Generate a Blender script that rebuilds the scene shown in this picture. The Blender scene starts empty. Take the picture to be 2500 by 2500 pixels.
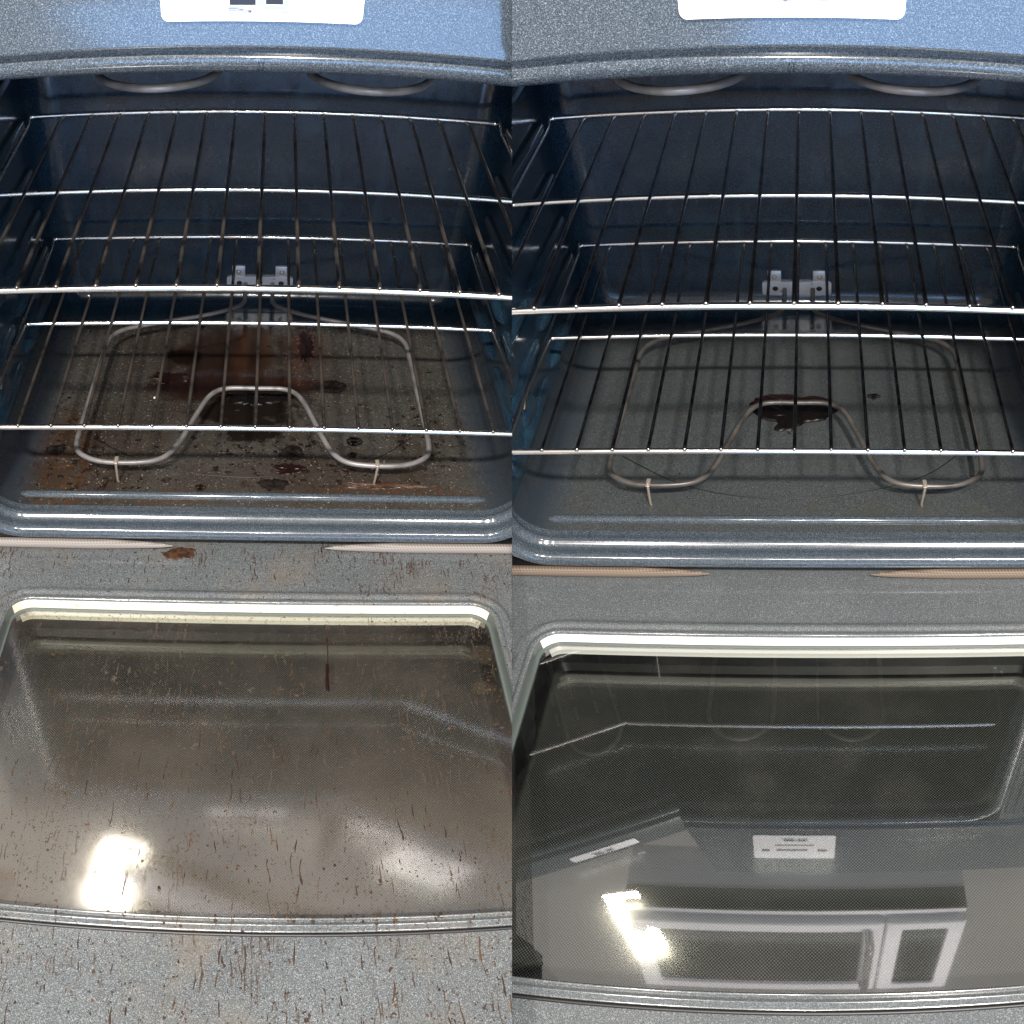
import bpy, bmesh, math, random
from mathutils import Vector, Matrix

random.seed(7)
scene = bpy.context.scene
COL = scene.collection
rad = math.radians

# ------------------------------------------------------------------ camera
PITCH = rad(47.3)
CAM = Vector((0.0, -0.63, 0.573))
AX_R = Vector((1, 0, 0))
AX_U = Vector((0, math.sin(PITCH), math.cos(PITCH)))
AX_F = Vector((0, math.cos(PITCH), -math.sin(PITCH)))

cd = bpy.data.cameras.new('camera')
cam = bpy.data.objects.new('camera', cd)
COL.objects.link(cam)
cam.location = CAM
cam.rotation_euler = (math.pi / 2 - PITCH, 0, 0)
cd.type = 'PANO'                       # a swing-lens (cylindrical) panorama: one view that takes in both ovens
cd.panorama_type = 'CENTRAL_CYLINDRICAL'
cd.central_cylindrical_range_u_min = -0.45908
cd.central_cylindrical_range_u_max = 0.45908  # horizontal range tightened to widen the squeezed ovens again
cd.central_cylindrical_range_v_min = -0.65582
cd.central_cylindrical_range_v_max = 0.65582
cd.central_cylindrical_radius = 1.0
cd.clip_start = 0.01
cd.clip_end = 100
scene.camera = cam


def from_cam(x, y, z):
    return CAM + AX_R * x + AX_U * y + AX_F * z


# ------------------------------------------------------------------ world and lights
world = bpy.data.worlds.new('World')
scene.world = world
world.use_nodes = True
bg = world.node_tree.nodes['Background']
bg.inputs['Color'].default_value = (0.92, 0.86, 0.82, 1)
bg.inputs['Strength'].default_value = 0.84


def area(name, loc, target, size, power, col, shape='DISK', size_y=None):
    l = bpy.data.lights.new(name, 'AREA')
    l.shape = shape
    l.size = size
    if size_y:
        l.size_y = size_y
    l.energy = power
    l.color = col
    o = bpy.data.objects.new(name, l)
    COL.objects.link(o)
    o.location = loc
    o.rotation_euler = (Vector(target) - Vector(loc)).to_track_quat('-Z', 'Y').to_euler()
    return o


MID = Vector((0, 0.15, 0.0))
for k, (x, p) in enumerate(((-0.75, 17), (0.0, 70), (0.75, 17))):
    area('ceiling_lamp', from_cam(x, 0.42, -1.475), MID, 0.11, p, (1.0, 0.92, 0.84))
lamp = area('glare_light', from_cam(-0.25, 0.88, 0.150), (0, -0.4, 0.0), 0.062, 2.2, (1.0, 0.88, 0.72), 'RECTANGLE', 0.20)  # added light without a fixture, makes the glare in the door glass
lamp.rotation_euler = (rad(-72), 0, 0)
area('window_daylight', from_cam(0.34, -1.85, -0.65), (0.03, 0.0, 0.4), 1.35, 23, (0.20, 0.48, 1.0), 'RECTANGLE', 0.95)
fl = bpy.data.lights.new('phone_torch', 'POINT')
fl.energy = 9.0
fl.shadow_soft_size = 0.008
fl.color = (1.0, 0.97, 0.92)
flo = bpy.data.objects.new('phone_torch', fl)
COL.objects.link(flo)
flo.location = from_cam(0.0, 0.035, -0.01)

scene.view_settings.view_transform = 'Standard'
scene.view_settings.look = 'None'
scene.view_settings.exposure = 0.0
scene.view_settings.gamma = 1.0
scene.cycles.max_bounces = 10
scene.cycles.transparent_max_bounces = 16
scene.cycles.sample_clamp_indirect = 4.0

# ------------------------------------------------------------------ node helpers
class NT:
    def __init__(self, name):
        self.mat = bpy.data.materials.new(name)
        self.mat.use_nodes = True
        self.nt = self.mat.node_tree
        self.nt.nodes.clear()
        self.out = self.nt.nodes.new('ShaderNodeOutputMaterial')

    def n(self, kind, **kw):
        nd = self.nt.nodes.new(kind)
        for k, v in kw.items():
            setattr(nd, k, v)
        return nd

    def put(self, sock, v):
        if v is None:
            return
        if hasattr(v, 'is_output') or isinstance(v, bpy.types.NodeSocket):
            self.nt.links.new(v, sock)
        else:
            if sock.type == 'RGBA' and len(v) == 3:
                v = (*v, 1)
            sock.default_value = v

    def coord(self):
        if not hasattr(self, '_c'):
            mp = self.n('ShaderNodeMapping')
            mp.inputs['Scale'].default_value = (0.9 / 0.7, 1, 1)
            self.put(mp.inputs['Vector'], self.n('ShaderNodeTexCoord').outputs['Object'])
            self._c = mp.outputs[0]
        return self._c

    def xyz(self):
        if not hasattr(self, '_x'):
            s = self.n('ShaderNodeSeparateXYZ')
            self.put(s.inputs[0], self.coord())
            self._x = s.outputs
        return self._x

    def m(self, op, a, b=None, c=None, clamp=False):
        nd = self.n('ShaderNodeMath', operation=op, use_clamp=clamp)
        self.put(nd.inputs[0], a)
        if b is not None:
            self.put(nd.inputs[1], b)
        if c is not None:
            self.put(nd.inputs[2], c)
        return nd.outputs[0]

    def noise(self, scale, detail=2.0, rough=0.5, vec=None, stretch=None, off=(0, 0, 0)):
        nd = self.n('ShaderNodeTexNoise')
        nd.inputs['Scale'].default_value = scale
        nd.inputs['Detail'].default_value = detail
        nd.inputs['Roughness'].default_value = rough
        v = vec if vec is not None else self.coord()
        if stretch or any(off):
            mp = self.n('ShaderNodeMapping')
            self.put(mp.inputs['Vector'], v)
            mp.inputs['Location'].default_value = off
            mp.inputs['Scale'].default_value = stretch or (1, 1, 1)
            v = mp.outputs[0]
        self.put(nd.inputs['Vector'], v)
        return nd.outputs['Fac']

    def step(self, v, lo, hi):
        nd = self.n('ShaderNodeMapRange', interpolation_type='SMOOTHSTEP')
        self.put(nd.inputs['Value'], v)
        nd.inputs['From Min'].default_value = lo
        nd.inputs['From Max'].default_value = hi
        return nd.outputs[0]

    def mix(self, f, a, b):
        nd = self.n('ShaderNodeMix', data_type='RGBA')
        self.put(nd.inputs[0], f)
        self.put(nd.inputs[6], a)
        self.put(nd.inputs[7], b)
        return nd.outputs[2]

    def bsdf(self, base, rough, metal=0.0, coat=0.0, normal=None, spec=0.5):
        b = self.n('ShaderNodeBsdfPrincipled')
        self.put(b.inputs['Base Color'], base)
        self.put(b.inputs['Roughness'], rough)
        self.put(b.inputs['Metallic'], metal)
        self.put(b.inputs['Coat Weight'], coat)
        b.inputs['Coat Roughness'].default_value = 0.10
        self.put(b.inputs['Specular IOR Level'], spec)
        if normal is not None:
            self.put(b.inputs['Normal'], normal)
        return b.outputs[0]

    def bump(self, h, strength, dist=0.001):
        b = self.n('ShaderNodeBump')
        b.inputs['Strength'].default_value = strength
        b.inputs['Distance'].default_value = dist
        self.put(b.inputs['Height'], h)
        return b.outputs[0]

    def done(self, sh):
        self.nt.links.new(sh, self.out.inputs['Surface'])
        return self.mat

    def blob(self, cx, cy, rx, ry, warp=0.5, scale=60, seed=0.0, soft=0.18, ix=0, iy=1):
        """an irregular patch: 1 inside an ellipse whose edge a noise pulls in and out"""
        X, Y = self.xyz()[ix], self.xyz()[iy]
        dx = self.m('DIVIDE', self.m('SUBTRACT', X, cx), rx)
        dy = self.m('DIVIDE', self.m('SUBTRACT', Y, cy), ry)
        r = self.m('SQRT', self.m('ADD', self.m('MULTIPLY', dx, dx), self.m('MULTIPLY', dy, dy)))
        nz = self.noise(scale * 0.55, 6.0, 0.68, off=(seed, seed * 0.7, 0))
        r = self.m('ADD', r, self.m('MULTIPLY', self.m('SUBTRACT', nz, 0.5), warp * 2))
        return self.m('SUBTRACT', 1.0, self.step(r, 1.0 - soft, 1.0 + soft))

    def mx(self, *a):
        r = a[0]
        for b in a[1:]:
            r = self.m('MAXIMUM', r, b)
        return r


def enamel(name, dark=(0.020, 0.031, 0.044), light=(0.28, 0.335, 0.39), lo=0.47, hi=0.74, scale=2300, rough=0.15, extra=None):
    """speckled porcelain enamel: dark slate glaze with pale flecks"""
    t = NT(name)
    f1 = t.step(t.noise(scale, 1.5, 0.6), lo, hi)
    f2 = t.step(t.noise(scale * 0.38, 1.0, 0.5, off=(3, 1, 2)), 0.56, 0.66)
    sp = t.m('ADD', t.m('MULTIPLY', f1, 0.75), t.m('MULTIPLY', f2, 0.3), clamp=True)
    cloud = t.noise(9, 3.0, 0.6, off=(5, 5, 5))
    base = t.mix(sp, dark, light)
    base = t.mix(t.m('MULTIPLY', t.step(cloud, 0.3, 0.75), 0.18), base, (0.035, 0.045, 0.055))
    ro = t.m('ADD', rough - 0.05, t.m('MULTIPLY', t.noise(30, 3.0, 0.6), 0.12))
    nrm = t.bump(t.noise(140, 1.0, 0.5, off=(8, 0, 0)), 0.012, 0.0006)
    if extra:
        return extra(t, base, ro, nrm)
    return t.done(t.bsdf(base, ro, 0.0, 0.6, nrm))


MAT = {}


def smudged(t, base, ro, nrm):
    s = t.step(t.noise(13, 4.0, 0.65, off=(2, 6, 4)), 0.50, 0.78)
    v = t.step(t.noise(1.0, 3.0, 0.6, stretch=(55, 30, 5), off=(6, 1, 2)), 0.52, 0.78)
    f = t.m('ADD', t.m('MULTIPLY', s, 0.60), t.m('MULTIPLY', v, 0.40), clamp=True)
    base = t.mix(f, base, (0.020, 0.060, 0.092))
    ro = t.m('ADD', ro, t.m('MULTIPLY', f, 0.15))
    return t.done(t.bsdf(base, ro, 0.0, 0.35, nrm))


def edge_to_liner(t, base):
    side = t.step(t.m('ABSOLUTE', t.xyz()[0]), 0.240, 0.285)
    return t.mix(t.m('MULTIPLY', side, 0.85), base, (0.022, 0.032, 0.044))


def grease_marks(t):
    """thin dried runs, heaviest near the outer end of the door, and fine spatter"""
    low = t.step(t.m('MULTIPLY', t.xyz()[1], -1.0), 0.30, 0.52)
    top = t.step(t.m('MULTIPLY', t.xyz()[1], -1.0), 0.13, 0.06)
    wob = t.noise(30, 2.0, 0.5, off=(1, 1, 8))
    vx = t.n('ShaderNodeCombineXYZ')
    t.put(vx.inputs[0], t.m('ADD', t.xyz()[0], t.m('MULTIPLY', wob, 0.012)))
    t.put(vx.inputs[1], t.xyz()[1])
    run = t.noise(1.0, 2.0, 0.6, vec=vx.outputs[0], stretch=(520, 22, 1), off=(4, 0, 0))
    run2 = t.noise(1.0, 2.0, 0.6, vec=vx.outputs[0], stretch=(330, 40, 1), off=(9, 5, 0))
    gate = t.step(t.noise(15, 4.0, 0.65, off=(2, 7, 1)), 0.44, 0.66)
    amt = t.m('ADD', 0.60, t.m('ADD', t.m('MULTIPLY', low, 0.30), t.m('MULTIPLY', top, 0.30)), clamp=True)
    lim = t.m('SUBTRACT', 0.70, t.m('MULTIPLY', t.m('MULTIPLY', amt, t.m('ADD', 0.25, gate)), 0.115))
    run3 = t.noise(1.0, 3.0, 0.7, vec=vx.outputs[0], stretch=(260, 9, 1), off=(2, 3, 0))
    d3 = t.step(t.m('SUBTRACT', run3, t.m('ADD', lim, 0.015)), 0.0, 0.05)
    d1 = t.step(t.m('SUBTRACT', run, lim), 0.0, 0.05)
    d2 = t.step(t.m('SUBTRACT', run2, t.m('ADD', lim, 0.02)), 0.0, 0.03)
    n1 = t.noise(420, 2.0, 0.6, off=(4, 4, 4))
    n2 = t.noise(150, 3.0, 0.65, off=(6, 2, 4))
    s1 = t.step(t.m('ADD', n1, t.m('MULTIPLY', gate, 0.03)), 0.645, 0.685)
    s2 = t.step(t.m('ADD', n2, t.m('MULTIPLY', amt, 0.04)), 0.685, 0.72)
    br = t.step(t.noise(260, 3.0, 0.7, off=(5, 5, 1)), 0.30, 0.55)
    blot = t.m('MULTIPLY', t.step(t.noise(60, 4.0, 0.7, off=(8, 8, 2)), 0.64, 0.70), 0.7)
    return t.m('MULTIPLY', t.mx(d1, d2, d3, blot), t.m('ADD', 0.35, t.m('MULTIPLY', br, 0.65))), t.mx(s1, s2)


def dirty_door(t, base, ro, nrm):
    drip, spot = grease_marks(t)
    haze = t.step(t.noise(14, 4.0, 0.65, off=(9, 1, 3)), 0.45, 0.75)
    base = t.mix(t.m('MULTIPLY', haze, 0.35), base, (0.16, 0.12, 0.075))
    base = t.mix(t.m('MULTIPLY', drip, 0.88), base, t.mix(t.noise(70, 2.0, 0.5, off=(3, 1, 1)), (0.020, 0.010, 0.006), (0.075, 0.042, 0.022)))
    base = t.mix(t.m('MULTIPLY', spot, 0.9), base, (0.030, 0.013, 0.007))
    dirt = t.mx(drip, spot)
    ro = t.m('ADD', ro, t.m('ADD', t.m('MULTIPLY', haze, 0.15), t.m('MULTIPLY', dirt, 0.35)))
    return t.done(t.bsdf(base, ro, 0.0, t.m('MULTIPLY', t.m('SUBTRACT', 1.0, dirt), 0.2), nrm, t.m('SUBTRACT', 0.5, t.m('MULTIPLY', dirt, 0.35))))


def dirty_floor(t, base, ro, nrm):
    base = t.mix(0.45, base, (0.030, 0.026, 0.021))
    film = t.step(t.noise(11, 5.0, 0.7, off=(1, 2, 0)), 0.42, 0.72)
    base = t.mix(t.m('MULTIPLY', film, 0.55), base, (0.028, 0.019, 0.011))
    # large varnish-like grease patches
    big = t.mx(t.blob(-0.012, 0.335, 0.030, 0.085, 0.95, 70, 0.3, 0.42), t.blob(-0.055, 0.315, 0.065, 0.08, 0.95, 63, 1.4, 0.42),
               t.blob(-0.085, 0.245, 0.055, 0.035, 0.95, 75, 2.2, 0.42), t.blob(-0.02, 0.245, 0.075, 0.04, 0.95, 67, 3.1, 0.42))
    side = t.mx(t.blob(0.062, 0.335, 0.030, 0.055, 0.9, 60, 4.0, 0.45), t.blob(0.075, 0.25, 0.05, 0.014, 0.7, 70, 4.6, 0.45))
    amber = t.blob(-0.012, 0.335, 0.027, 0.075, 0.5, 50, 5.0, 0.4)
    halo = t.mx(t.blob(-0.04, 0.27, 0.16, 0.14, 0.6, 25, 15.0, 0.7), t.blob(-0.20, 0.09, 0.09, 0.12, 0.6, 30, 16.0, 0.7), t.blob(0.08, 0.06, 0.16, 0.05, 0.6, 30, 17.0, 0.7))
    base = t.mix(t.m('MULTIPLY', halo, 0.55), base, (0.026, 0.014, 0.008))
    base = t.mix(t.m('MULTIPLY', big, 0.92), base, (0.015, 0.0060, 0.0035))
    base = t.mix(t.m('MULTIPLY', side, 0.75), base, (0.035, 0.012, 0.006))
    amber = t.m('MULTIPLY', amber, t.step(t.noise(1.0, 4.0, 0.7, stretch=(70, 18, 1), off=(3, 3, 3)), 0.36, 0.58))
    base = t.mix(t.m('MULTIPLY', amber, 0.8), base, (0.040, 0.016, 0.006))
    char = t.mx(t.blob(-0.015, 0.190, 0.065, 0.038, 1.3, 60, 6.0, 0.25), t.blob(-0.005, 0.150, 0.040, 0.026, 1.4, 90, 6.5, 0.25),
                t.blob(-0.105, 0.315, 0.022, 0.02, 0.9, 80, 7.0))
    spat = t.step(t.noise(85, 5.0, 0.75, off=(7, 3, 0)), 0.545, 0.60)
    near = t.mx(t.blob(0.04, 0.085, 0.09, 0.05, 0.6, 40, 8.0), t.blob(0.15, 0.042, 0.06, 0.012, 0.6, 60, 8.5), t.blob(-0.225, 0.08, 0.05, 0.10, 0.6, 40, 9.0),
                t.blob(-0.15, 0.045, 0.06, 0.02, 0.6, 60, 9.5), t.blob(0.22, 0.14, 0.05, 0.08, 0.6, 50, 10.0))
    sp2 = t.m('MULTIPLY', spat, t.m('ADD', 0.25, t.m('MULTIPLY', near, 0.75)))
    base = t.mix(t.m('MULTIPLY', char, 0.93), base, (0.006, 0.004, 0.003))
    base = t.mix(t.m('MULTIPLY', sp2, 0.95), base, (0.013, 0.006, 0.004))
    rust = t.m('MULTIPLY', t.mx(t.blob(-0.235, 0.06, 0.035, 0.12, 0.7, 60, 11.0), t.blob(0.17, 0.03, 0.12, 0.009, 0.7, 70, 11.5),
                                t.blob(-0.09, 0.012, 0.04, 0.02, 0.7, 60, 12.0)), t.step(t.noise(120, 3.0, 0.7), 0.42, 0.62))
    base = t.mix(t.m('MULTIPLY', rust, 0.7), base, (0.060, 0.026, 0.010))
    pale_speck = t.step(t.noise(420, 1.0, 0.5, off=(1, 9, 4)), 0.70, 0.74)  # scattered pale specks, kept off the grease and char
    base = t.mix(t.m('MULTIPLY', t.m('MULTIPLY', pale_speck, t.m('SUBTRACT', 1.0, t.mx(big, char))), 0.6), base, (0.38, 0.36, 0.32))
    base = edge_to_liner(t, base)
    wet = t.mx(big, char)
    ro = t.m('SUBTRACT', t.m('ADD', ro, 0.10), t.m('MULTIPLY', wet, 0.16))
    dull = t.mx(char, sp2)
    ro = t.m('ADD', ro, t.m('MULTIPLY', dull, 0.25))
    return t.done(t.bsdf(base, ro, 0.0, t.m('MULTIPLY', t.m('SUBTRACT', 1.0, dull), 0.15), nrm, t.m('SUBTRACT', 0.5, t.m('MULTIPLY', dull, 0.46))))


def clean_floor(t, base, ro, nrm):
    base = t.mix(0.25, base, (0.030, 0.033, 0.033))
    spat = t.m('MULTIPLY', t.step(t.noise(130, 3.0, 0.65, off=(7, 3, 0)), 0.66, 0.70), t.mx(
        t.blob(-0.20, 0.06, 0.10, 0.10, 0.5, 30, 1.0), t.blob(-0.05, 0.18, 0.06, 0.05, 0.5, 30, 2.0), 0.15))
    base = t.mix(t.m('MULTIPLY', spat, 0.85), base, (0.012, 0.010, 0.009))
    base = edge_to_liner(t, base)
    ringmark = t.m('MULTIPLY', t.step(t.noise(16, 4.0, 0.6, off=(3, 8, 1)), 0.50, 0.72), 0.35)
    base = t.mix(ringmark, base, (0.050, 0.042, 0.032))
    return t.done(t.bsdf(base, t.m('ADD', ro, t.m('ADD', 0.06, t.m('MULTIPLY', ringmark, 0.4))), 0.0, 0.3, nrm))


MAT['enamel'] = enamel('speckled_enamel')
MAT['enamel_clean_door'] = enamel('clean_door_enamel', dark=(0.065, 0.074, 0.080), light=(0.37, 0.40, 0.42))
MAT['enamel_dirty_door'] = enamel('stained_door_enamel', dark=(0.060, 0.070, 0.076), light=(0.40, 0.43, 0.45), extra=dirty_door)
MAT['liner'] = enamel('liner_enamel', dark=(0.002, 0.013, 0.030), light=(0.09, 0.16, 0.22), lo=0.54, hi=0.80, rough=0.15, extra=smudged)
MAT['floor_dirty'] = enamel('greasy_floor_enamel', dark=(0.03, 0.032, 0.030), light=(0.36, 0.36, 0.33), lo=0.53, hi=0.7, extra=dirty_floor)
MAT['floor_clean'] = enamel('clean_floor_enamel', dark=(0.030, 0.035, 0.037), light=(0.24, 0.27, 0.28), lo=0.50, hi=0.72, extra=clean_floor)

t = NT('chrome_wire')
tar = t.step(t.noise(40, 3.0, 0.6), 0.5, 0.75)
MAT['chrome'] = t.done(t.bsdf(t.mix(t.m('MULTIPLY', tar, 0.45), (0.90, 0.89, 0.87), (0.60, 0.50, 0.40)), t.m('ADD', 0.17, t.m('MULTIPLY', tar, 0.12)), 1.0))
t = NT('browned_chrome_wire')
tar = t.step(t.noise(28, 4.0, 0.7), 0.46, 0.70)
MAT['chrome_dirty'] = t.done(t.bsdf(t.mix(t.m('MULTIPLY', tar, 0.55), (0.88, 0.86, 0.82), (0.34, 0.23, 0.14)), t.m('ADD', 0.17, t.m('MULTIPLY', tar, 0.25)), 1.0))
t = NT('browned_dark_wire')
tar = t.step(t.noise(14, 4.0, 0.6), 0.35, 0.75)
MAT['wire_dirty'] = t.done(t.bsdf(t.mix(tar, (0.24, 0.22, 0.20), (0.060, 0.034, 0.020)), t.m('ADD', 0.24, t.m('MULTIPLY', tar, 0.25)), t.m('SUBTRACT', 1.0, t.m('MULTIPLY', tar, 0.6))))
t = NT('dark_wire')
tar = t.step(t.noise(60, 3.0, 0.6), 0.4, 0.7)
MAT['wire'] = t.done(t.bsdf(t.mix(tar, (0.36, 0.35, 0.34), (0.16, 0.12, 0.10)), 0.24, 1.0))
t = NT('element_sheath')
ex = t.step(t.noise(30, 3.0, 0.6), 0.4, 0.7)
MAT['element'] = t.done(t.bsdf(t.mix(ex, (0.26, 0.25, 0.25), (0.15, 0.145, 0.14)), 0.42, 0.35))
t = NT('dark_element_sheath')
ex = t.step(t.noise(30, 3.0, 0.6), 0.4, 0.7)
MAT['element_dark'] = t.done(t.bsdf(t.mix(ex, (0.15, 0.14, 0.13), (0.07, 0.066, 0.062)), 0.36, 0.45))
t = NT('galvanised_plate')
MAT['plate'] = t.done(t.bsdf(t.mix(t.noise(60, 3.0), (0.78, 0.79, 0.82), (0.62, 0.64, 0.68)), 0.35, 0.55))
t = NT('tan_steel_pin')
MAT['pin'] = t.done(t.bsdf((0.55, 0.48, 0.40), 0.35, 0.6))
t = NT('black_hole')
MAT['black'] = t.done(t.bsdf((0.006, 0.006, 0.007), 0.4))
t = NT('white_label')
MAT['label'] = t.done(t.bsdf(t.mix(t.noise(40, 2.0), (0.86, 0.86, 0.86), (0.80, 0.81, 0.83)), 0.35))
t = NT('label_ink')
MAT['ink'] = t.done(t.bsdf((0.012, 0.013, 0.02), 0.4))
t = NT('label_ink_grey')
MAT['ink_grey'] = t.done(t.bsdf((0.30, 0.33, 0.42), 0.4))


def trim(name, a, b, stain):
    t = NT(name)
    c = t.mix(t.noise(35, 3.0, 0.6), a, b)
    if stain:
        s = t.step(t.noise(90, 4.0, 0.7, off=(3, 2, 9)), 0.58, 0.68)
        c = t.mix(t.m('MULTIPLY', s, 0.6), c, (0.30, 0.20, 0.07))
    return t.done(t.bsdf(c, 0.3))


t = NT('grey_window_channel')
MAT['channel'] = t.done(t.bsdf((0.10, 0.12, 0.115), 0.2))
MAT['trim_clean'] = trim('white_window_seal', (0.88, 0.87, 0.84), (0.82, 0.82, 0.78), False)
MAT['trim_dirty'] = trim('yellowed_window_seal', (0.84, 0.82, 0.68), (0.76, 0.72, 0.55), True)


def glass(name, dirty):
    t = NT(name)
    fr = t.n('ShaderNodeFresnel')
    fr.inputs['IOR'].default_value = 1.55
    gl = t.n('ShaderNodeBsdfGlossy')
    gl.inputs['Color'].default_value = (1, 1, 1, 1)
    gl.inputs['Roughness'].default_value = 0.085 if dirty else 0.02
    tr = t.n('ShaderNodeBsdfTransparent')
    tr.inputs['Color'].default_value = (0.93, 0.96, 0.94, 1)
    mx = t.n('ShaderNodeMixShader')
    t.put(mx.inputs[0], t.m('MULTIPLY', fr.outputs[0], 3.4, clamp=True))
    t.put(mx.inputs[1], tr.outputs[0])
    t.put(mx.inputs[2], gl.outputs[0])
    if not dirty:
        sm = t.step(t.noise(12, 4.0, 0.6), 0.45, 0.8)
        df = t.n('ShaderNodeBsdfDiffuse')
        df.inputs['Color'].default_value = (0.35, 0.33, 0.30, 1)
        m2 = t.n('ShaderNodeMixShader')
        t.put(m2.inputs[0], t.m('MULTIPLY', sm, 0.04))
        t.put(m2.inputs[1], mx.outputs[0])
        t.put(m2.inputs[2], df.outputs[0])
        return t.done(m2.outputs[0])
    film = t.step(t.noise(7, 4.0, 0.6, off=(1, 4, 0)), 0.3, 0.8)
    drip, spot = grease_marks(t)
    ring = t.mx(t.blob(-0.198, -0.452, 0.017, 0.018, 0.3, 90, 2.0, 0.3), t.blob(0.238, -0.19, 0.010, 0.014, 0.6, 90, 3.0, 0.3), t.blob(0.232, -0.235, 0.014, 0.009, 0.7, 90, 4.0, 0.4),
                t.blob(0.19, -0.205, 0.006, 0.006, 0.4, 60, 5.0, 0.3))
    df = t.n('ShaderNodeBsdfDiffuse')
    c = t.mix(t.m('MULTIPLY', drip, 0.8), (0.29, 0.25, 0.21), (0.030, 0.016, 0.008))
    c = t.mix(spot, c, (0.06, 0.035, 0.015))
    c = t.mix(t.m('MULTIPLY', ring, 0.6), c, (0.16, 0.11, 0.06))
    t.put(df.inputs['Color'], c)
    lowh = t.step(t.m('MULTIPLY', t.xyz()[1], -1.0), 0.22, 0.46)
    amt = t.m('ADD', t.m('ADD', 0.02, t.m('MULTIPLY', lowh, 0.13)), t.m('MULTIPLY', film, 0.10))
    amt = t.mx(amt, t.m('MULTIPLY', drip, 0.62), t.m('MULTIPLY', spot, 0.9), t.m('MULTIPLY', ring, 0.13))
    m2 = t.n('ShaderNodeMixShader')
    t.put(m2.inputs[0], amt)
    t.put(m2.inputs[1], mx.outputs[0])
    t.put(m2.inputs[2], df.outputs[0])
    return t.done(m2.outputs[0])


MAT['glass_clean'] = glass('clean_window_glass', False)
MAT['glass_dirty'] = glass('greasy_window_glass', True)

# printed dot screen on the inner pane
t = NT('dot_screen')
X, Y, Z = t.xyz()[0], t.xyz()[1], t.xyz()[2]
P = 0.00275
sx = t.m('SINE', t.m('MULTIPLY', X, 2 * math.pi / P))
sy = t.m('SINE', t.m('MULTIPLY', Y, 2 * math.pi / (P * 1.0)))
dots = t.step(t.m('MULTIPLY', sx, sy), -0.1, 0.35)
inside = t.m('MULTIPLY', t.step(t.m('MULTIPLY', Y, -1.0), 0.148, 0.158), t.step(t.m('ABSOLUTE', X), 0.246, 0.240))
col = t.mix(t.m('MULTIPLY', dots, inside), (0.006, 0.006, 0.007), (0.080, 0.082, 0.082))
sh = t.bsdf(col, 0.05, 0.0, 1.0)
sh.node.inputs['Coat Tint'].default_value = (1.0, 1.0, 0.90, 1)
sh.node.inputs['Coat IOR'].default_value = 1.6
MAT['screen'] = t.done(sh)

t = NT('woven_gasket')
wv = t.m('SINE', t.m('MULTIPLY', t.m('ADD', t.xyz()[0], t.m('MULTIPLY', t.xyz()[2], 0.8)), 2 * math.pi / 0.0035))
ln = t.m('SINE', t.m('MULTIPLY', t.xyz()[2], 2 * math.pi / 0.0016))
wf = t.m('ADD', 0.5, t.m('ADD', t.m('MULTIPLY', wv, 0.2), t.m('MULTIPLY', ln, 0.25)), clamp=True)
MAT['gasket_tan'] = t.done(t.bsdf(t.mix(wf, (0.08, 0.060, 0.045), (0.25, 0.195, 0.15)), 0.7))
t = NT('woven_gasket_grey')
wv = t.m('SINE', t.m('MULTIPLY', t.m('ADD', t.xyz()[0], t.m('MULTIPLY', t.xyz()[2], 0.8)), 2 * math.pi / 0.0035))
ln = t.m('SINE', t.m('MULTIPLY', t.xyz()[2], 2 * math.pi / 0.0016))
wf = t.m('ADD', 0.5, t.m('ADD', t.m('MULTIPLY', wv, 0.2), t.m('MULTIPLY', ln, 0.25)), clamp=True)
MAT['gasket_grey'] = t.done(t.bsdf(t.mix(wf, (0.15, 0.135, 0.125), (0.34, 0.315, 0.30)), 0.7))

t = NT('burnt_crust')
MAT['burnt'] = t.done(t.bsdf(t.mix(t.step(t.noise(120, 3.0), 0.4, 0.7), (0.003, 0.0025, 0.0025), (0.006, 0.0035, 0.003)), 0.38, 0.0, 0.05, t.bump(t.noise(160, 4.0, 0.6), 0.6, 0.002), 0.35))
t = NT('dull_char')
MAT['char'] = t.done(t.bsdf((0.008, 0.005, 0.004), 0.6, 0.0, 0.0, t.bump(t.noise(220, 4.0, 0.7), 0.8, 0.002), 0.2))
t = NT('dark_red_grease')
MAT['redgrease'] = t.done(t.bsdf(t.mix(t.noise(140, 3.0), (0.016, 0.0045, 0.003), (0.006, 0.002, 0.002)), 0.3, 0.0, 0.1, t.bump(t.noise(200, 3.0), 0.4, 0.001)))
t = NT('brown_grease')
MAT['browngrease'] = t.done(t.bsdf(t.mix(t.step(t.noise(160, 3.0), 0.35, 0.65), (0.075, 0.036, 0.018), (0.028, 0.014, 0.009)), 0.45, 0.0, 0.1, t.bump(t.noise(300, 3.0), 0.4, 0.001)))
t = NT('dried_grease_runs')
MAT['runs'] = t.done(t.bsdf(t.mix(t.step(t.noise(45, 3.0, 0.6), 0.35, 0.65), (0.022, 0.010, 0.006), (0.085, 0.048, 0.024)), 0.5, 0.0, 0.05, None, 0.3))
t = NT('pale_crumb')
MAT['crumb'] = t.done(t.bsdf((0.75, 0.72, 0.66), 0.6))
t = NT('white_appliance_paint')
MAT['steel'] = t.done(t.bsdf(t.mix(t.noise(40, 2.0), (0.66, 0.66, 0.70), (0.58, 0.59, 0.63)), 0.5))
t = NT('microwave_black_glass')
MAT['blackglass'] = t.done(t.bsdf((0.012, 0.013, 0.014), 0.08))
t = NT('handle_steel')
MAT['handle'] = t.done(t.bsdf((0.75, 0.73, 0.72), 0.15, 1.0))

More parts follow.
